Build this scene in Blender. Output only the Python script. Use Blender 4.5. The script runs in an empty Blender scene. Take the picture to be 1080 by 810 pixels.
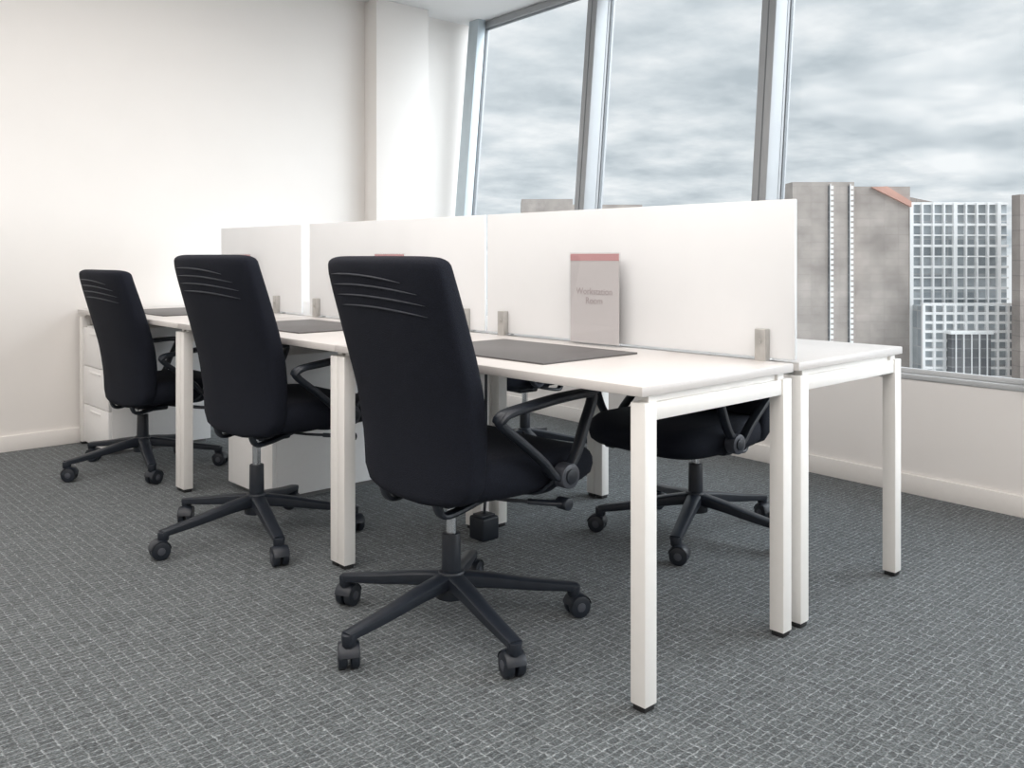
import bpy, bmesh, math, random
from mathutils import Vector, Matrix
random.seed(4)
scene = bpy.context.scene
scene.view_settings.view_transform = 'Standard'
scene.view_settings.look = 'None'
scene.view_settings.exposure = 0.0
COL = scene.collection

# ------------------------------------------------------------ materials
def mat(name, color, rough=0.5, metal=0.0, noise=0.0, nscale=40.0, bump=0.0, bscale=200.0, spec=0.5):
    m = bpy.data.materials.new(name); m.use_nodes = True
    nt = m.node_tree; b = nt.nodes['Principled BSDF']
    b.inputs['Base Color'].default_value = (*color, 1)
    b.inputs['Roughness'].default_value = rough
    b.inputs['Metallic'].default_value = metal
    b.inputs['Specular IOR Level'].default_value = spec
    tc = nt.nodes.new('ShaderNodeTexCoord')
    if noise:
        n = nt.nodes.new('ShaderNodeTexNoise'); n.inputs['Scale'].default_value = nscale
        n.inputs['Detail'].default_value = 3
        nt.links.new(tc.outputs['Object'], n.inputs['Vector'])
        r = nt.nodes.new('ShaderNodeValToRGB')
        r.color_ramp.elements[0].position = 0.3; r.color_ramp.elements[1].position = 0.7
        r.color_ramp.elements[0].color = (*[c*(1-noise) for c in color], 1)
        r.color_ramp.elements[1].color = (*[min(1, c*(1+noise)) for c in color], 1)
        nt.links.new(n.outputs['Fac'], r.inputs['Fac'])
        nt.links.new(r.outputs['Color'], b.inputs['Base Color'])
    if bump:
        n2 = nt.nodes.new('ShaderNodeTexNoise'); n2.inputs['Scale'].default_value = bscale
        nt.links.new(tc.outputs['Object'], n2.inputs['Vector'])
        bp = nt.nodes.new('ShaderNodeBump'); bp.inputs['Strength'].default_value = bump
        bp.inputs['Distance'].default_value = 0.002
        nt.links.new(n2.outputs['Fac'], bp.inputs['Height'])
        nt.links.new(bp.outputs['Normal'], b.inputs['Normal'])
    return m

M_wall = mat('wall_paint', (0.83, 0.80, 0.77), 0.85, noise=0.01, nscale=3, bump=0.05)
M_wallw = mat('window_wall_paint', (0.85, 0.82, 0.795), 0.85, noise=0.01, nscale=3, bump=0.05)
M_ceil = mat('ceiling_paint', (0.82, 0.82, 0.82), 0.9, noise=0.01, nscale=3)
M_base = mat('baseboard_paint', (0.85, 0.82, 0.79), 0.5, noise=0.01)
M_alu = mat('anodised_aluminium', (0.34, 0.35, 0.36), 0.5, 0.2, noise=0.03, nscale=8)
M_sill = mat('sill_aluminium', (0.50, 0.51, 0.52), 0.5, 0.1, noise=0.03, nscale=8)
M_alul = mat('light_aluminium', (0.50, 0.57, 0.61), 0.45, 0.1, noise=0.03, nscale=8)
M_alud = mat('dark_gasket', (0.16, 0.17, 0.18), 0.6, noise=0.05)
M_desk = mat('desktop_laminate', (0.66, 0.63, 0.61), 0.32, noise=0.015, nscale=60)
M_frame = mat('white_powder_coat', (0.88, 0.86, 0.83), 0.4, noise=0.01)
M_foot = mat('black_foot_plastic', (0.015, 0.015, 0.016), 0.5, noise=0.1)
M_panel = mat('white_screen_panel', (0.82, 0.83, 0.84), 0.4, noise=0.01, nscale=5)
M_clamp = mat('brushed_clamp', (0.50, 0.49, 0.47), 0.35, 0.6, noise=0.05)
M_fab = mat('black_fabric', (0.0065, 0.0085, 0.0160), 0.85, noise=0.4, nscale=350, bump=0.8, bscale=500, spec=0.28)
M_ridge = mat('back_ridge_piping', (0.030, 0.034, 0.046), 0.5, noise=0.1)
M_plas = mat('black_plastic', (0.012, 0.016, 0.024), 0.42, noise=0.1, nscale=30, bump=0.1, bscale=300)
M_disc = mat('grey_pivot_plastic', (0.06, 0.065, 0.08), 0.35, noise=0.1)
M_chrome = mat('chrome', (0.75, 0.76, 0.78), 0.15, 1.0, noise=0.02)
M_mat = mat('desk_pad_grey', (0.115, 0.11, 0.11), 0.5, noise=0.05, nscale=80)
M_ped = mat('pedestal_white', (0.95, 0.94, 0.93), 0.45, noise=0.01)
M_gap = mat('drawer_gap_dark', (0.2, 0.2, 0.2), 0.6, noise=0.05)
M_card = mat('sign_card_paper', (0.59, 0.565, 0.57), 0.6, noise=0.01)
M_band = mat('sign_card_red_band', (0.58, 0.31, 0.32), 0.6, noise=0.02)
M_text = mat('sign_card_print', (0.42, 0.36, 0.37), 0.6, noise=0.02)

def clear_mat(name, tint, gloss):
    m = bpy.data.materials.new(name); m.use_nodes = True
    nt = m.node_tree; nt.nodes.clear()
    o = nt.nodes.new('ShaderNodeOutputMaterial'); mx = nt.nodes.new('ShaderNodeMixShader')
    t = nt.nodes.new('ShaderNodeBsdfTransparent'); g = nt.nodes.new('ShaderNodeBsdfGlossy')
    n = nt.nodes.new('ShaderNodeTexNoise'); n.inputs['Scale'].default_value = 1.5
    mr = nt.nodes.new('ShaderNodeMapRange'); mr.inputs[3].default_value = 0.01; mr.inputs[4].default_value = 0.03
    nt.links.new(n.outputs['Fac'], mr.inputs[0]); nt.links.new(mr.outputs[0], g.inputs['Roughness'])
    t.inputs['Color'].default_value = (*tint, 1)
    mx.inputs[0].default_value = gloss
    nt.links.new(t.outputs[0], mx.inputs[1]); nt.links.new(g.outputs[0], mx.inputs[2])
    nt.links.new(mx.outputs[0], o.inputs[0])
    return m
M_glass = clear_mat('window_glass', (0.97, 0.98, 0.985), 0.012)
M_acryl = clear_mat('clear_acrylic', (0.98, 0.98, 0.98), 0.03)

def carpet_mat():
    m = bpy.data.materials.new('woven_loop_carpet'); m.use_nodes = True
    nt = m.node_tree; b = nt.nodes['Principled BSDF']; N = nt.nodes.new; L = nt.links.new
    b.inputs['Roughness'].default_value = 0.75; b.inputs['Specular IOR Level'].default_value = 0.35
    b.inputs['Sheen Weight'].default_value = 0.15
    tc = N('ShaderNodeTexCoord')
    nz = N('ShaderNodeTexNoise'); nz.inputs['Scale'].default_value = 55; nz.inputs['Detail'].default_value = 3
    L(tc.outputs['Object'], nz.inputs['Vector'])
    sub = N('ShaderNodeVectorMath'); sub.operation = 'SUBTRACT'; sub.inputs[1].default_value = (.5, .5, .5)
    L(nz.outputs['Color'], sub.inputs[0])
    sc = N('ShaderNodeVectorMath'); sc.operation = 'SCALE'; sc.inputs['Scale'].default_value = 0.015
    L(sub.outputs[0], sc.inputs[0])
    add = N('ShaderNodeVectorMath'); L(tc.outputs['Object'], add.inputs[0]); L(sc.outputs[0], add.inputs[1])
    br = N('ShaderNodeTexBrick'); L(add.outputs[0], br.inputs['Vector'])
    br.inputs['Scale'].default_value = 1.0
    br.inputs['Brick Width'].default_value = 0.032; br.inputs['Row Height'].default_value = 0.0195
    br.inputs['Mortar Size'].default_value = 0.0030; br.inputs['Mortar Smooth'].default_value = 1.0
    br.offset = 0.0
    br.inputs['Color1'].default_value = (0.062, 0.074, 0.080, 1)
    br.inputs['Color2'].default_value = (0.108, 0.124, 0.131, 1)
    n3 = N('ShaderNodeTexNoise'); n3.inputs['Scale'].default_value = 30; n3.inputs['Detail'].default_value = 3
    L(tc.outputs['Object'], n3.inputs['Vector'])
    r3 = N('ShaderNodeValToRGB'); L(n3.outputs['Fac'], r3.inputs['Fac'])
    r3.color_ramp.elements[0].position = .38; r3.color_ramp.elements[0].color = (.15, .168, .175, 1)
    r3.color_ramp.elements[1].position = .60; r3.color_ramp.elements[1].color = (.31, .335, .345, 1)
    L(r3.outputs[0], br.inputs['Mortar'])
    vo = N('ShaderNodeTexVoronoi'); vo.inputs['Scale'].default_value = 190; L(add.outputs[0], vo.inputs['Vector'])
    n2 = N('ShaderNodeTexNoise'); n2.inputs['Scale'].default_value = 110; n2.inputs['Detail'].default_value = 4
    L(tc.outputs['Object'], n2.inputs['Vector'])
    mr = N('ShaderNodeMapRange'); mr.inputs[1].default_value = .35; mr.inputs[2].default_value = .65
    mr.inputs[3].default_value = .62; mr.inputs[4].default_value = 1.42
    L(n2.outputs['Fac'], mr.inputs[0])
    mv = N('ShaderNodeMapRange'); mv.inputs[1].default_value = 0.0; mv.inputs[2].default_value = .7
    mv.inputs[3].default_value = 1.3; mv.inputs[4].default_value = .62
    L(vo.outputs['Distance'], mv.inputs[0])
    mm = N('ShaderNodeMath'); mm.operation = 'MULTIPLY'; L(mr.outputs[0], mm.inputs[0]); L(mv.outputs[0], mm.inputs[1])
    mul = N('ShaderNodeVectorMath'); mul.operation = 'SCALE'
    L(br.outputs['Color'], mul.inputs[0]); L(mm.outputs[0], mul.inputs['Scale'])
    L(mul.outputs[0], b.inputs['Base Color'])
    ad = N('ShaderNodeMath'); ad.operation = 'MULTIPLY_ADD'; ad.inputs[1].default_value = .8
    L(br.outputs['Fac'], ad.inputs[0]); L(mm.outputs[0], ad.inputs[2])
    bp = N('ShaderNodeBump'); bp.inputs['Strength'].default_value = .6; bp.inputs['Distance'].default_value = .004
    L(ad.outputs[0], bp.inputs['Height']); L(bp.outputs['Normal'], b.inputs['Normal'])
    return m
M_carpet = carpet_mat()

def stone_mat(name, c1, c2, mortar, bw, rh, ms=0.03):
    m = bpy.data.materials.new(name); m.use_nodes = True
    nt = m.node_tree; b = nt.nodes['Principled BSDF']; N = nt.nodes.new; L = nt.links.new
    b.inputs['Roughness'].default_value = 0.9
    tc = N('ShaderNodeTexCoord')
    sp = N('ShaderNodeSeparateXYZ'); L(tc.outputs['Object'], sp.inputs[0])
    ad = N('ShaderNodeMath'); L(sp.outputs[0], ad.inputs[0]); L(sp.outputs[1], ad.inputs[1])
    cb = N('ShaderNodeCombineXYZ'); L(ad.outputs[0], cb.inputs[0]); L(sp.outputs[2], cb.inputs[1])
    br = N('ShaderNodeTexBrick'); L(cb.outputs[0], br.inputs['Vector'])
    br.inputs['Scale'].default_value = 1; br.inputs['Brick Width'].default_value = bw
    br.inputs['Row Height'].default_value = rh; br.inputs['Mortar Size'].default_value = ms
    br.offset = 0.0
    br.inputs['Color1'].default_value = (*c1, 1); br.inputs['Color2'].default_value = (*c2, 1)
    br.inputs['Mortar'].default_value = (*mortar, 1)
    n = N('ShaderNodeTexNoise'); n.inputs['Scale'].default_value = .6; n.inputs['Detail'].default_value = 6
    L(tc.outputs['Object'], n.inputs['Vector'])
    mr = N('ShaderNodeMapRange'); mr.inputs[1].default_value = .3; mr.inputs[2].default_value = .7
    mr.inputs[3].default_value = .75; mr.inputs[4].default_value = 1.2
    L(n.outputs['Fac'], mr.inputs[0])
    mu = N('ShaderNodeVectorMath'); mu.operation = 'SCALE'
    L(br.outputs['Color'], mu.inputs[0]); L(mr.outputs[0], mu.inputs['Scale'])
    L(mu.outputs[0], b.inputs['Base Color'])
    return m
M_stone = stone_mat('building_stone_panels', (0.46, 0.405, 0.37), (0.425, 0.375, 0.34), (0.40, 0.35, 0.32), .8, .45, .015)
M_stone2 = stone_mat('building_brown_panels', (0.38, 0.33, 0.30), (0.35, 0.30, 0.27), (0.30, 0.26, 0.24), 1.2, .8)
M_pane = stone_mat('building_window_panes', (0.30, 0.33, 0.35), (0.50, 0.53, 0.55), (0.5, 0.5, 0.5), 1.5, 1.0)
M_dark = stone_mat('building_dark_recess', (0.15, 0.15, 0.16), (0.22, 0.22, 0.22), (0.3, 0.3, 0.3), 1.0, .5)
M_bwhite = mat('building_white_bars', (0.92, 0.91, 0.90), 0.6, noise=0.02)
M_orange = mat('building_rust_roof', (0.62, 0.36, 0.29), 0.8, noise=0.1, nscale=1)
M_ground = mat('city_ground_surface', (0.45, 0.45, 0.45), 0.9, noise=0.2, nscale=.1)

# ------------------------------------------------------------ mesh helpers
def box(bm, x0, x1, y0, y1, z0, z1, bev=0.0, mi=0, seg=2):
    r = bmesh.ops.create_cube(bm, size=1.0)
    vs = r['verts']
    for v in vs:
        v.co = Vector(((x0+x1)/2 + v.co.x*(x1-x0), (y0+y1)/2 + v.co.y*(y1-y0), (z0+z1)/2 + v.co.z*(z1-z0)))
    fs = set(f for v in vs for f in v.link_faces)
    for f in fs: f.material_index = mi
    if bev > 0:
        es = list(set(e for v in vs for e in v.link_edges))
        rr = bmesh.ops.bevel(bm, geom=es, offset=bev, segments=seg, affect='EDGES', profile=0.5)
        for f in rr['faces']: f.material_index = mi
    return vs

def cyl(bm, p0, p1, r0, r1=None, n=24, mi=0, bev=0.0):
    if r1 is None: r1 = r0
    p0 = Vector(p0); p1 = Vector(p1); d = p1-p0; L = d.length
    M = Matrix.Translation((p0+p1)/2) @ d.to_track_quat('Z', 'Y').to_matrix().to_4x4()
    r = bmesh.ops.create_cone(bm, cap_ends=True, segments=n, radius1=r0, radius2=r1, depth=L, matrix=M)
    fs = set(f for v in r['verts'] for f in v.link_faces)
    for f in fs: f.material_index = mi
    if bev:
        es = [e for e in set(e for v in r['verts'] for e in v.link_edges) if any(len(f.verts) > 4 for f in e.link_faces)]
        rr = bmesh.ops.bevel(bm, geom=es, offset=bev, segments=2, affect='EDGES', profile=.5)
        for f in rr['faces']: f.material_index = mi

def loft(bm, rings, mi=0, cap=True, closed=False):
    vr = [[bm.verts.new(p) for p in ring] for ring in rings]
    n = len(vr[0])
    rng = range(len(vr)) if closed else range(len(vr)-1)
    for i in rng:
        a = vr[i]; b = vr[(i+1) % len(vr)]
        for j in range(n):
            f = bm.faces.new((a[j], a[(j+1) % n], b[(j+1) % n], b[j])); f.material_index = mi
    if cap and not closed:
        f = bm.faces.new(list(reversed(vr[0]))); f.material_index = mi
        f = bm.faces.new(vr[-1]); f.material_index = mi

def smooth_path(pts, sub=5, closed=False):
    pts = [Vector(p) for p in pts]; out = []
    n = len(pts)
    segs = n if closed else n-1
    for i in range(segs):
        if closed:
            p0, p1, p2, p3 = pts[i-1], pts[i], pts[(i+1) % n], pts[(i+2) % n]
        else:
            p0 = pts[max(i-1, 0)]; p1 = pts[i]; p2 = pts[i+1]; p3 = pts[min(i+2, n-1)]
        for k in range(sub):
            t = k/sub
            out.append(0.5*((2*p1)+(-p0+p2)*t+(2*p0-5*p1+4*p2-p3)*t*t+(-p0+3*p1-3*p2+p3)*t**3))
    if not closed: out.append(pts[-1])
    return out

def sweep(bm, pts, side, w, h, n=12, mi=0, closed=False, pw=0.7):
    side = Vector(side).normalized(); N = len(pts); rings = []
    for i, p in enumerate(pts):
        if closed: t = (pts[(i+1) % N]-pts[i-1])
        else: t = pts[min(i+1, N-1)]-pts[max(i-1, 0)]
        t.normalize()
        nn = t.cross(side).normalized(); sd = nn.cross(t).normalized()
        f = i/(N-1)
        ww = w(f) if callable(w) else w; hh = h(f) if callable(h) else h
        ring = []
        for k in range(n):
            a = 2*math.pi*k/n; c, s = math.cos(a), math.sin(a)
            ring.append(p + sd*(math.copysign(abs(c)**pw, c)*ww/2) + nn*(math.copysign(abs(s)**pw, s)*hh/2))
        rings.append(ring)
    loft(bm, rings, mi, closed=closed)

def prism_xz(bm, pts, y0, y1, mi=0):
    a = [bm.verts.new((x, y0, z)) for x, z in pts]; b = [bm.verts.new((x, y1, z)) for x, z in pts]
    n = len(pts)
    f = bm.faces.new(a); f.material_index = mi
    f = bm.faces.new(list(reversed(b))); f.material_index = mi
    for i in range(n):
        f = bm.faces.new((a[i], b[i], b[(i+1) % n], a[(i+1) % n])); f.material_index = mi

def to_mesh(name, bm, mats, smooth=True, angle=35):
    bmesh.ops.recalc_face_normals(bm, faces=bm.faces)
    me = bpy.data.meshes.new(name); bm.to_mesh(me); bm.free()
    for m in mats: me.materials.append(m)
    if smooth:
        me.polygons.foreach_set('use_smooth', [True]*len(me.polygons))
        try: me.set_sharp_from_angle(angle=math.radians(angle))
        except Exception: pass
    return me

def obj(name, me, parent=None, loc=(0, 0, 0), rot=(0, 0, 0)):
    o = bpy.data.objects.new(name, me); COL.objects.link(o)
    o.location = loc; o.rotation_euler = rot
    if parent: o.parent = parent
    return o

def top(o, label, cat, group=None):
    o['label'] = label; o['category'] = cat
    if group: o['group'] = group
    return o
def struct(o): o['kind'] = 'structure'; return o

def simple_box(name, b, m, bev=0, parent=None, loc=(0, 0, 0), rot=(0, 0, 0)):
    bm = bmesh.new(); box(bm, *b, bev=bev)
    return obj(name, to_mesh(name, bm, [m]), parent, loc, rot)

# ------------------------------------------------------------ camera
H = 1.04
RZ = -math.atan2(.6777, .7354)
cam = bpy.data.cameras.new('camera'); co = bpy.data.objects.new('camera', cam); COL.objects.link(co)
co.location = (0, 0, H); co.rotation_euler = (math.pi/2, 0, RZ)
cam.lens = 940/1080*36; cam.sensor_width = 36; cam.shift_y = -0.125
cam.clip_start = .05; cam.clip_end = 2000
scene.camera = co

# ------------------------------------------------------------ room shell
CEIL = 2.82; WV = 5.30
WR = -math.atan2(.074, .997); O = (3.90, 1.25, 0)     # window wall frame: local +Y along wall, +X outward
cw, sw = math.cos(WR), math.sin(WR)
def wloc(t, s, z): return (O[0]+cw*t-sw*s, O[1]+sw*t+cw*s, z)
def dw(name, b, m, bev=0, **k):
    o = simple_box(name, b, m, bev, loc=O, rot=(0, 0, WR)); return struct(o)
struct(simple_box('floor', (-3.2, 4.4, -3.5, 5.45, -.1, 0), M_carpet))
bm = bmesh.new()
c1 = wloc(.285, -4.8, 0); c2 = wloc(.285, 4.23, 0)
poly = [(-3.2, -3.5), (c1[0], -3.5), (c2[0], 5.45), (-3.2, 5.45)]
lo = [bm.verts.new((x, y, CEIL)) for x, y in poly]; hi = [bm.verts.new((x, y, CEIL+.1)) for x, y in poly]
bm.faces.new(lo); bm.faces.new(hi[::-1])
for i in range(4): bm.faces.new((lo[i], lo[(i+1) % 4], hi[(i+1) % 4], hi[i]))
struct(obj('ceiling', to_mesh('ceiling', bm, [M_ceil])))
bm = bmesh.new()
prism_xz(bm, [(-3.2, 0), (4.235, 0), (4.235, .5), (4.235+.09*(CEIL-.5), CEIL), (-3.2, CEIL)], WV, WV+.15)
struct(obj('wall_end', to_mesh('wall_end', bm, [M_wall])))
struct(simple_box('wall_side', (-3.2, -3.05, -3.5, WV, 0, CEIL), M_wall))
struct(simple_box('wall_rear', (-3.05, 3.5, -3.5, -3.35, 0, CEIL), M_wall))
struct(simple_box('wall_column', (3.476, 3.925, 5.15, WV, 0, CEIL), M_wall, bev=.004))
SILL = .50
dw('wall_window', (0, .16, -4.8, 4.04, 0, SILL), M_wallw)
dw('baseboard_window', (-.013, 0, -4.6, 3.95, 0, .085), M_base, .003)
struct(simple_box('baseboard_end', (-3.05, 3.476, WV-.014, WV, 0, .085), M_base, .003))
dw('trim_1', (-.006, .13, -4.8, 4.03, SILL, SILL+.022), M_sill, .003)

TILT = math.atan(.09)
ms = [-4.13, -2.79, -1.45, -.107, 1.235, 2.577, 3.93]
HL = (CEIL-SILL-.02)/math.cos(TILT)
WT = 0.055
wn = 0
for i in range(len(ms)-1):
    a, b_ = ms[i], ms[i+1]; W = b_-a; wn += 1
    e = bpy.data.objects.new('window_%d' % wn, None); COL.objects.link(e)
    e.location = wloc(WT, a, SILL+.02); e.rotation_euler = (0, TILT, WR); struct(e)
    bm = bmesh.new(); st = .045
    box(bm, -.03, .03, .0, st, 0, HL-.01, .003); box(bm, -.03, .03, W-st, W, 0, HL-.01, .003)
    box(bm, -.03, .03, st, W-st, 0, .022, .003, mi=2); box(bm, -.03, .03, st, W-st, HL-.06, HL-.01, .003)
    box(bm, -.010, .010, st, st+.005, .022, HL-.06, mi=1); box(bm, -.010, .010, W-st-.005, W-st, .022, HL-.06, mi=1)
    box(bm, -.010, .010, st, W-st, HL-.065, HL-.06, mi=1)
    obj('window_frame', to_mesh('window_frame', bm, [M_alu, M_alud, M_sill]), e)
    bm = bmesh.new(); box(bm, -.005, .005, st+.004, W-st-.004, .020, HL-.064)
    obj('glass_pane', to_mesh('glass_pane', bm, [M_glass]), e)
tn = 1
for i, s in enumerate(ms):
    tn += 1
    bm = bmesh.new()
    hw = .045
    if i == len(ms)-1:
        box(bm, -.10, -.03, -.07, .05, 0, HL-.01, .004, mi=0)
        mm = M_alul
    else:
        box(bm, -.13, -.03, -hw, hw, 0, HL-.01, .005, mi=0)
        box(bm, -.132, -.128, -.003, .003, 0, HL-.01, 0, mi=1)
        mm = M_alu
    o = obj('trim_%d' % tn, to_mesh('mullion', bm, [mm, M_alud]), None, wloc(WT, s, SILL+.03), (0, TILT, WR))
    struct(o)

# ------------------------------------------------------------ desks
def leg_mesh():
    bm = bmesh.new(); box(bm, -.0215, .0215, -.0215, .0215, .014, .705, .002)
    box(bm, -.018, .018, -.018, .018, 0, .014, .003, mi=1)
    return to_mesh('leg', bm, [M_frame, M_foot])
LEG = leg_mesh()
IU = .010
def desk_meshes(Wd, Dp):
    bm = bmesh.new(); box(bm, 0, Dp, 0, Wd, .720, .744, .0025); t = to_mesh('desktop', bm, [M_desk])
    bm = bmesh.new()
    a = IU+.043
    box(bm, a, Dp-a, .004, .039, .662, .703, .003); box(bm, a, Dp-a, Wd-.039, Wd-.004, .662, .703, .003)
    box(bm, Dp/2-.018, Dp/2+.018, .039, Wd-.039, .662, .703, .003)
    for x in (.05, Dp-.05):
        for y in (.022, Wd-.022):
            box(bm, x-.015, x+.015, y-.012, y+.012, .70, .721)
    box(bm, .06, Dp-.06, .018, .036, .700, .7205); box(bm, .06, Dp-.06, Wd-.036, Wd-.018, .700, .7205)
    f = to_mesh('frame', bm, [M_frame])
    return t, f
rows = [(1.578, .655), (2.262, .655)]
vs_ = [(1.279, 1.305), (2.585, 1.305), (3.891, 1.38)]
for (u0, dp) in rows:
    for k, (v0, wd) in enumerate(vs_):
        wd -= .0005
        t, f = desk_meshes(wd, dp)
        e = bpy.data.objects.new('desk', None); COL.objects.link(e); e.location = (u0, v0, 0)
        lab = 'white bench desk with pale laminate top and square steel legs'
        if k == 2: lab = 'white bench desk standing against the plain end wall'
        elif u0 > 2: lab = 'white bench desk beside the window wall with square legs'
        top(e, lab, 'desk', 'bench desks')
        obj('desktop', t, e); obj('frame', f, e)
        iu = IU+.0215
        for x in (iu, dp-iu):
            for y in (.0215, wd-.0215):
                obj('leg', LEG, e, (x, y, 0))

def screen(v0, v1, clamps, lab):
    Ln = v1-v0
    bm = bmesh.new(); box(bm, -.006, .006, 0, Ln, 0, .446, .002)
    p = obj('divider_screen', to_mesh('divider_screen', bm, [M_panel]), None, (2.2475, v0, .752))
    top(p, lab, 'desk divider', 'desk divider screens')
    for cy in clamps:
        bm = bmesh.new()
        box(bm, -.030, -.006, -.018, .018, -.007, .083, .003)
        box(bm, .006, .026, -.018, .018, -.007, .083, .003)
        box(bm, -.0295, .0255, -.017, .017, -.0085, -.001, .001)
        cyl(bm, (-.034, 0, .048), (-.028, 0, .048), .006, mi=0)
        o = obj('clamp', to_mesh('clamp', bm, [M_clamp]), p, (0, cy-v0, 0)); o['label'] = 'brushed silver metal clamp'
screen(1.280, 2.572, (1.375, 2.47), 'white desk screen panel with long plain face and pale sign')
screen(2.588, 3.905, (2.69, 3.82), 'white desk screen panel clamped between the middle bench desks')
screen(3.985, 4.90, (4.22, 4.75), 'shorter white desk screen panel near the end wall')

def pad(u, v, w=.40, l=.60, rot=0):
    bm = bmesh.new(); box(bm, -w/2, w/2, -l/2, l/2, 0, .005, .0015)
    o = obj('desk_pad', to_mesh('desk_pad', bm, [M_mat]), None, (u, v, .7445), (0, 0, rot))
    top(o, 'dark grey rectangular desk pad lying on white desktop', 'desk pad', 'desk pads')
pad(1.90, 2.02); pad(1.90, 3.34); pad(1.90, 4.66)

def sign(v):
    e = bpy.data.objects.new('sign_holder', None); COL.objects.link(e); e.location = (2.205, v, .7445)
    top(e, 'clear acrylic stand holding pale card with pink top band', 'sign', 'desk sign holders')
    bm = bmesh.new()
    box(bm, -.004, -.0025, -.112, .112, .004, .308); box(bm, .0025, .004, -.112, .112, .004, .308)
    box(bm, -.035, .016, -.112, .112, 0, .003, .001)
    obj('acrylic_stand', to_mesh('acrylic_stand', bm, [M_acryl]), e)
    bm = bmesh.new(); box(bm, -.001, .001, -.108, .108, .006, .303)
    c = obj('sign_card', to_mesh('sign_card', bm, [M_card]), e)
    bm = bmesh.new(); box(bm, -.0016, -.001, -.108, .108, .280, .303)
    obj('red_band', to_mesh('red_band', bm, [M_band]), c)
    R = Matrix(((0, 0, -1), (-1, 0, 0), (0, 1, 0))).to_euler()
    cu = bpy.data.curves.new('t', 'FONT'); cu.body = 'Workstation\nRoom'; cu.size = .031; cu.align_x = 'CENTER'; cu.extrude = .0002
    to = bpy.data.objects.new('t', cu); COL.objects.link(to)
    bpy.context.view_layer.update()
    me = bpy.data.meshes.new_from_object(to.evaluated_get(bpy.context.evaluated_depsgraph_get()))
    bpy.data.objects.remove(to)
    me.materials.clear(); me.materials.append(M_text)
    obj('card_text', me, c, (-.0016, 0, .168), R)
sign(1.99); sign(3.17); sign(4.57)

def pedestal(u0, v0, w, d, h, nd, lab):
    e = bpy.data.objects.new('drawer_pedestal', None); COL.objects.link(e); e.location = (u0, v0, 0)
    top(e, lab, 'drawer cabinet', 'drawer pedestals')
    bm = bmesh.new(); box(bm, .018, d, 0, w, .02, h, .003); box(bm, .03, d-.02, .02, w-.02, 0, .02, 0, mi=1)
    obj('body', to_mesh('body', bm, [M_ped, M_gap]), e)
    z0 = .020; hh = (h-.020-.006)/nd
    for k in range(nd):
        bm = bmesh.new(); box(bm, 0, .018, .003, w-.003, z0+k*hh+.002, z0+(k+1)*hh-.002, .0015)
        dr = obj('drawer', to_mesh('drawer', bm, [M_ped]), e)
        bm = bmesh.new(); zz = z0+(k+1)*hh-.03
        box(bm, -.006, 0, w*.3, w*.7, zz-.006, zz+.004, .002)
        obj('handle', to_mesh('handle', bm, [M_ped]), dr)
pedestal(1.79, 3.42, .42, .62, .62, 1, 'low white drawer pedestal standing under a bench desk')
pedestal(1.595, 4.82, .40, .55, .655, 3, 'white drawer unit under desk end beside the wall')

bm = bmesh.new()
box(bm, -.040, .040, -.040, .040, 0, .085, .008, seg=3)
box(bm, -.030, .030, -.030, .030, .083, .092, .003)
sweep(bm, smooth_path([(0, 0, .09), (.005, 0, .13), (.02, .01, .20), (.02, .012, .40), (.02, .012, .66)], 5), (0, 1, 0), .010, .010, n=10)
o = obj('power_box', to_mesh('power_box', bm, [M_plas]), None, (2.150, 2.485, 0))
top(o, 'small black power box on the carpet under bench desks', 'power box')

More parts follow.
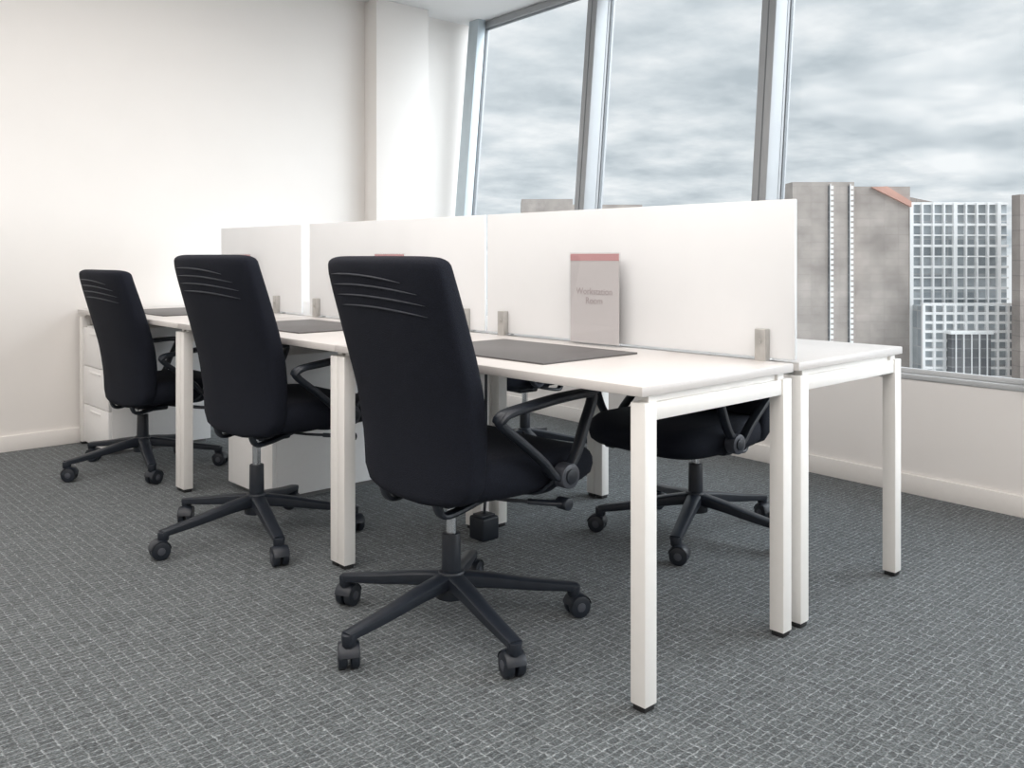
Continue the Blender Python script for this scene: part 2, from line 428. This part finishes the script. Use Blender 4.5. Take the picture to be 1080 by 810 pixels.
# ------------------------------------------------------------ chair
def lerp_tab(tab, t):
    for (a, va), (b, vb) in zip(tab, tab[1:]):
        if t <= b: return va+(vb-va)*(t-a)/(b-a)
    return tab[-1][1]
def smooth_tab(tab, t):
    return (lerp_tab(tab, max(0, t-.06))+lerp_tab(tab, t)*2+lerp_tab(tab, min(1, t+.06)))/4
XC = [(0, -.132), (.10, -.130), (.25, -.131), (.42, -.148), (.6, -.178), (.8, -.216), (.92, -.240), (1, -.250)]
HW = [(0, .190), (.03, .217), (.10, .240), (.3, .252), (.6, .260), (.85, .260), (.94, .258), (.98, .252), (1, .241)]
Z0, Z1 = .378, 1.040
def TH(t): return .036+.008*math.sin(math.pi*t)
def curv(t, q): return .028*q*(.4+.6*(1-abs(t-.45)))
EX = .42
def back_mesh():
    bm = bmesh.new(); rings = []
    nt_, n = 36, 56
    ts = [0, .003, .008, .016, .03, .05] + [.05+.9*i/nt_ for i in range(1, nt_)] + [.95, .97, .984, .992, .997, 1]
    for t in ts:
        w = lerp_tab(HW, t); xc = smooth_tab(XC, t)
        e = min(1, min(t, 1-t)/.03); thf = math.sqrt(max(0.04, 1-(1-e)**2))
        th = TH(t)*thf
        ring = []
        for k in range(n):
            a = 2*math.pi*(k+.5)/n; c, s = math.cos(a), math.sin(a)
            y = w*math.copysign(abs(c)**EX, c); off = th*math.copysign(abs(s)**.6, s)
            if s > 0: off *= 1.45
            q = (y/w)**2
            z = Z0+(Z1-Z0)*t
            z += -.005*(q**3)*max(0, (t-.9)/.1) + .02*q*max(0, (.1-t)/.1)
            ring.append((xc+curv(t, q)+off, y, z))
        rings.append(ring)
    loft(bm, rings)
    for j, (zz, yl, yr) in enumerate(((.992, .205, -.13), (.964, .200, -.18), (.936, .190, -.20), (.908, .17, -.20))):
        pts = []
        for i in range(21):
            f = i/20; y = yl+(yr-yl)*f
            z = zz-.018*f**2+.002-.004*(2*f-1)**2
            t = (z-Z0)/(Z1-Z0); w = lerp_tab(HW, t); q = (y/w)**2
            c = min(1, abs(y)/w)**(1/EX); s = math.sqrt(max(0, 1-c*c))**.6
            pts.append(Vector((smooth_tab(XC, t)+curv(t, q)-TH(t)*s-.0002, y, z)))
        sweep(bm, pts, (0, 0, 1), lambda f: .005*(1-abs(2*f-1)**4)+.0006, .0055, n=8, mi=1)
    return to_mesh('backrest', bm, [M_fab, M_ridge], angle=60)
def seat_mesh():
    bm = bmesh.new(); rings = []; n = 56
    prof = [(.0, .88), (.004, .92), (.02, .98), (.045, 1.0), (.066, .995), (.082, .97), (.092, .93), (.099, .84), (.102, .6), (.104, .3), (.104, .05)]
    for zz, sc in prof:
        ring = []
        for k in range(n):
            a = 2*math.pi*(k+.5)/n; c, s = math.cos(a), math.sin(a)
            x = .275*math.copysign(abs(c)**.42, c)*sc; y = .260*math.copysign(abs(s)**.48, s)*sc
            y *= 1-.10*(x < 0)*abs(x)/.275
            wf = max(0, x-.12)/.15
            z = .402+zz - .026*wf*wf*(zz/.1) + .010*(y/.26)**2*(zz/.1)
            ring.append((.108+x, y, z))
        rings.append(ring)
    loft(bm, rings)
    return to_mesh('seat', bm, [M_fab], angle=60)
def arm_mesh():
    bm = bmesh.new(); y = -.288
    loop = [(.130, y, .450), (.078, y, .497), (.002, y, .558), (-.070, y, .614), (-.064, y, .638),
            (.03, y, .648), (.14, y, .658), (.244, y, .661), (.268, y, .648), (.238, y, .580), (.194, y, .490)]
    p = smooth_path(loop, 5, closed=True)
    sweep(bm, p, (0, 1, 0), .034, .022, n=12, closed=True)
    pad_ = smooth_path([(-.082, y, .620), (-.052, y, .640), (.05, y, .653), (.16, y, .663), (.278, y, .666)], 6)
    sweep(bm, pad_, (0, 1, 0), lambda f: .052*(1-.25*abs(2*f-1)**4), lambda f: .020*(1-.4*abs(2*f-1)**8), n=16)
    cyl(bm, (.162, y-.022, .450), (.162, y+.018, .450), .034, n=32, mi=1, bev=.004)
    cyl(bm, (.162, y-.027, .450), (.162, y-.02, .450), .020, n=24, mi=0, bev=.002)
    br = smooth_path([(.15, y+.012, .445), (.14, y+.03, .420), (.12, y+.07, .398), (.10, -.09, .394)], 5)
    sweep(bm, br, (1, 0, 0), .045, .012, n=10)
    return to_mesh('armrest', bm, [M_plas, M_disc])
def mech_mesh():
    bm = bmesh.new()
    box(bm, -.10, .16, -.085, .085, .366, .408, .012, seg=3)
    box(bm, -.05, .07, -.045, .045, .345, .370, .008)
    for sy in (-1, 1):
        sweep(bm, smooth_path([(.04, sy*.12, .390), (-.06, sy*.12, .366), (-.125, sy*.12, .360), (-.145, sy*.12, .395)], 4), (0, 1, 0), .036, .016, n=10)
    box(bm, -.08, .26, -.18, .18, .396, .406, .004)
    return to_mesh('tilt_mechanism', bm, [M_plas])
def lever_mesh():
    bm = bmesh.new()
    p = smooth_path([(.02, -.06, .380), (.06, -.16, .377), (.12, -.225, .373)], 5)
    sweep(bm, p, (0, 0, 1), .010, .010, n=8)
    p = smooth_path([(.10, -.205, .374), (.15, -.245, .369), (.185, -.265, .366)], 4)
    sweep(bm, p, (0, 0, 1), .014, lambda f: .022+.018*f, n=12)
    cyl(bm, (.18, -.285, .366), (.18, -.245, .366), .017, n=16, bev=.003)
    return to_mesh('adjustment_lever', bm, [M_plas])
def gas_mesh():
    bm = bmesh.new()
    cyl(bm, (0, 0, .10), (0, 0, .265), .028, .026, n=28, bev=.003)
    cyl(bm, (0, 0, .265), (0, 0, .365), .015, n=24, mi=1)
    return to_mesh('gas_cylinder', bm, [M_plas, M_chrome])
RB = .355
def base_mesh():
    bm = bmesh.new()
    cyl(bm, (0, 0, .085), (0, 0, .160), .046, .036, n=32, bev=.005)
    for k in range(5):
        a = 2*math.pi*k/5; d = Vector((math.cos(a), math.sin(a), 0)); sd = Vector((-d.y, d.x, 0))
        pts = smooth_path([d*.02+Vector((0, 0, .134)), d*.12+Vector((0, 0, .122)), d*.24+Vector((0, 0, .102)), d*(RB+.008)+Vector((0, 0, .086))], 5)
        sweep(bm, pts, sd, lambda f: .056-.018*f, lambda f: .044-.022*f, n=12, pw=.5)
        cyl(bm, d*RB+Vector((0, 0, .062)), d*RB+Vector((0, 0, .092)), .018, .020, n=20, bev=.003)
    return to_mesh('star_base', bm, [M_plas])
def caster_mesh():
    bm = bmesh.new()
    for s in (-1, 1):
        cyl(bm, (.012, s*.004, .032), (.012, s*.027, .032), .032, n=28, bev=.006)
        cyl(bm, (.012, s*.025, .032), (.012, s*.0285, .032), .013, n=20, mi=1, bev=.001)
    pts = [Vector((.012+.034*math.cos(a), 0, .032+.034*math.sin(a))) for a in [math.radians(10+i*160/10) for i in range(11)]]
    sweep(bm, pts, (0, 1, 0), .052, .005, n=8)
    cyl(bm, (0, 0, .03), (0, 0, .076), .008, n=12)
    cyl(bm, (0, 0, .055), (0, 0, .070), .014, n=16)
    return to_mesh('caster', bm, [M_plas, M_disc])
ME = dict(back=back_mesh(), seat=seat_mesh(), arm=arm_mesh(), mech=mech_mesh(), lever=lever_mesh(), gas=gas_mesh(), base=base_mesh(), caster=caster_mesh())
arm_l = ME['arm'].copy(); arm_l.transform(Matrix.Scale(-1, 4, (0, 1, 0))); arm_l.flip_normals(); ME['arml'] = arm_l

def chair(u, v, rot, base_off, dz, lab, seed, dx=0.0):
    rr = random.Random(seed)
    e = bpy.data.objects.new('office_chair', None); COL.objects.link(e)
    e.location = (u, v, 0); e.rotation_euler = (0, 0, math.radians(rot))
    top(e, lab, 'chair', 'office chairs')
    obj('backrest', ME['back'], e, (dx, 0, dz)); obj('seat', ME['seat'], e, (dx, 0, dz))
    obj('armrest', ME['arm'], e, (dx, 0, dz)); obj('armrest', ME['arml'], e, (dx, 0, dz))
    m = obj('tilt_mechanism', ME['mech'], e, (dx, 0, dz)); obj('adjustment_lever', ME['lever'], m)
    g = obj('gas_cylinder', ME['gas'], e); g['label'] = 'black sleeve with chrome piston'
    b = obj('star_base', ME['base'], e, (0, 0, 0), (0, 0, math.radians(base_off-rot)))
    for k in range(5):
        an = 2*math.pi*k/5
        obj('caster', ME['caster'], b, (RB*math.cos(an), RB*math.sin(an), 0), (0, 0, rr.uniform(0, 6.28)))
chair(1.57, 1.955, 0, 41, 0.0, 'black fabric swivel chair with loop armrests facing sign desk', 2)
chair(1.55, 3.085, 5, 39, 0.005, 'black fabric swivel chair tucked at the middle desk', 3, dx=.05)
chair(1.63, 4.44, 3, 40, -0.065, 'black fabric swivel chair set lower near end wall', 5, dx=.04)
chair(2.77, 1.99, 178, 61, -0.045, 'black swivel chair tucked under desk from window side', 7)
chair(3.15, 3.32, 176, 30, 0.0, 'black swivel chair on the window side of middle desk', 8)

# ------------------------------------------------------------ exterior
def ext(name, D, prims, mats, lab, cat):
    bm = bmesh.new()
    for p in prims: box(bm, *p[:6], mi=p[6])
    o = obj(name, to_mesh(name, bm, mats, smooth=False), None, (D*.6777, D*.7354, 0), (0, 0, RZ))
    return top(o, lab, cat)
S = 18.8
def X(px): return (px-540)/S
def Zp(py): return H+(270-py)/S
p = [(X(836), X(901), 0, 3, -30, Zp(192), 0), (X(901), X(964), .5, 4, -30, Zp(196), 0)]
main = ext('office_building', 50, p, [M_stone], 'beige grey stone clad office block seen through the window', 'building')
bm = bmesh.new()
prism_xz(bm, [(X(948), Zp(232)), (X(1066), Zp(232)), (X(1066), Zp(212)), (X(1040), Zp(212)), (X(992), Zp(202)), (X(950), Zp(195.5))], 4.2, 9)
obj('sloping_roof', to_mesh('sloping_roof', bm, [M_stone2], smooth=False), main)
bm = bmesh.new()
prism_xz(bm, [(X(922), Zp(197)), (X(938), Zp(196)), (X(964), Zp(212)), (X(964), Zp(218))], .3, .5)
obj('rust_roof_edge', to_mesh('rust_roof_edge', bm, [M_orange], smooth=False), main)
for px in (877, 898):
    bm = bmesh.new()
    for i in range(60):
        z = Zp(196)-i*.3
        box(bm, X(px)-.08, X(px)+.08, -.10, 0.02, z-.18, z)
    box(bm, X(px)-.11, X(px)-.08, -.12, 0, Zp(430), Zp(194))
    box(bm, X(px)-.20, X(px)-.12, -.02, 0.02, Zp(430), Zp(196), mi=1)
    obj('stair_strip', to_mesh('stair_strip', bm, [M_bwhite, M_dark], smooth=False), main)
gb = bmesh.new()
box(gb, X(964.5), X(1069), .7, 3.9, -30, Zp(213), mi=0)
g = obj('glazed_building', to_mesh('glazed_building', gb, [M_pane], smooth=False), None, (50*.6777, 50*.7354, 0), (0, 0, RZ))
top(g, 'glass fronted building with white window grid', 'building')
bm = bmesh.new()
xx = X(965.5); k = 0
while xx < X(1068):
    ww = .045 if k % 4 else .10
    box(bm, xx-ww, xx+ww, .45, .7, -30, Zp(213)); xx += .62; k += 1
for i in range(38):
    z = Zp(214)-i*.60
    ww = .04 if i % 2 else .07
    box(bm, X(964.5), X(1069), .5, .7, z-ww, z+ww)
obj('facade_grid', to_mesh('facade_grid', bm, [M_bwhite], smooth=False), g)
bm = bmesh.new()
box(bm, X(966), X(1064), -.8, .4, -30, Zp(322), mi=1)
xx = X(966)
while xx < X(1065):
    box(bm, xx-.07, xx+.07, -1.0, -.8, -30, Zp(320), mi=0); xx += .58
for i in range(24):
    z = Zp(320)-i*.50
    box(bm, X(966), X(1064), -.98, -.8, z-.07, z+.07, mi=0)
box(bm, X(990), X(1030), -1.5, -1.0, -30, Zp(350), mi=2)
box(bm, X(988), X(1032), -1.6, -1.0, Zp(350), Zp(347), mi=0)
for i in range(5):
    box(bm, X(994+i*8)-.03, X(994+i*8)+.03, -1.56, -1.5, -30, Zp(350), mi=0)
obj('conservatory', to_mesh('conservatory', bm, [M_bwhite, M_pane, M_dark], smooth=False), g)
ext('brown_building', 47, [((1076-540)/20.0, 38, 0, .8, -30, H+65/20.0, 0)], [M_stone2], 'brown stone block beside the glazed building', 'building')
ext('distant_building', 90, [((550-540)/10.44, (604-540)/10.44, 0, 8, -30, H+60/10.44, 0), ((604-540)/10.44, (682-540)/10.44, 3, 8, -30, H+56/10.44, 0)], [M_stone], 'pale distant roofline beyond the windows', 'building')
o = simple_box('city_ground', (6, 500, -200, 500, -31, -30), M_ground); top(o, 'grey city ground far below the office windows', 'ground')

# ------------------------------------------------------------ world sky
w = bpy.data.worlds.new('overcast'); scene.world = w; w.use_nodes = True
nt = w.node_tree; N = nt.nodes.new; L = nt.links.new; bg = nt.nodes['Background']
tc = N('ShaderNodeTexCoord'); sp = N('ShaderNodeSeparateXYZ'); L(tc.outputs['Generated'], sp.inputs[0])
mx = N('ShaderNodeMath'); mx.operation = 'MAXIMUM'; mx.inputs[1].default_value = 0; L(sp.outputs[2], mx.inputs[0])
az = N('ShaderNodeMath'); az.inputs[1].default_value = .15; L(mx.outputs[0], az.inputs[0])
dx = N('ShaderNodeMath'); dx.operation = 'DIVIDE'; L(sp.outputs[0], dx.inputs[0]); L(az.outputs[0], dx.inputs[1])
dy = N('ShaderNodeMath'); dy.operation = 'DIVIDE'; L(sp.outputs[1], dy.inputs[0]); L(az.outputs[0], dy.inputs[1])
cb = N('ShaderNodeCombineXYZ'); L(dx.outputs[0], cb.inputs[0]); L(dy.outputs[0], cb.inputs[1])
ns = N('ShaderNodeTexNoise'); ns.inputs['Scale'].default_value = 2.2; ns.inputs['Detail'].default_value = 10
ns.inputs['Roughness'].default_value = .56; ns.inputs['Distortion'].default_value = .0
L(cb.outputs[0], ns.inputs['Vector'])
rp = N('ShaderNodeValToRGB'); L(ns.outputs['Fac'], rp.inputs['Fac'])
el = rp.color_ramp.elements
el[0].position = .34; el[0].color = (.50, .56, .60, 1)
el[1].position = .66; el[1].color = (.90, .92, .93, 1)
e2 = el.new(.5); e2.color = (.69, .74, .77, 1)
L(rp.outputs[0], bg.inputs[0]); bg.inputs[1].default_value = 1.05

# ------------------------------------------------------------ lights
def area(name, loc, rot, sx, sy, energy, color):
    l = bpy.data.lights.new(name, 'AREA'); l.shape = 'RECTANGLE'; l.size = sx; l.size_y = sy
    l.energy = energy; l.color = color
    o = bpy.data.objects.new(name, l); COL.objects.link(o); o.location = loc; o.rotation_euler = rot
    return o
area('ceiling_fill_light', (.1, .9, 2.79), (0, 0, 0), 4.4, 7.0, 230, (1.0, .945, .90))  # unseen broad fill added to brighten the room, stands in for ceiling lights
sl = bpy.data.lights.new('hazy_sun', 'SUN'); sl.energy = 7.0; sl.angle = math.radians(75); sl.color = (.91, .96, 1.0)
so = bpy.data.objects.new('hazy_sun', sl); COL.objects.link(so)
so.rotation_euler = Vector((.80, -1.0, .78)).to_track_quat('Z', 'Y').to_euler()
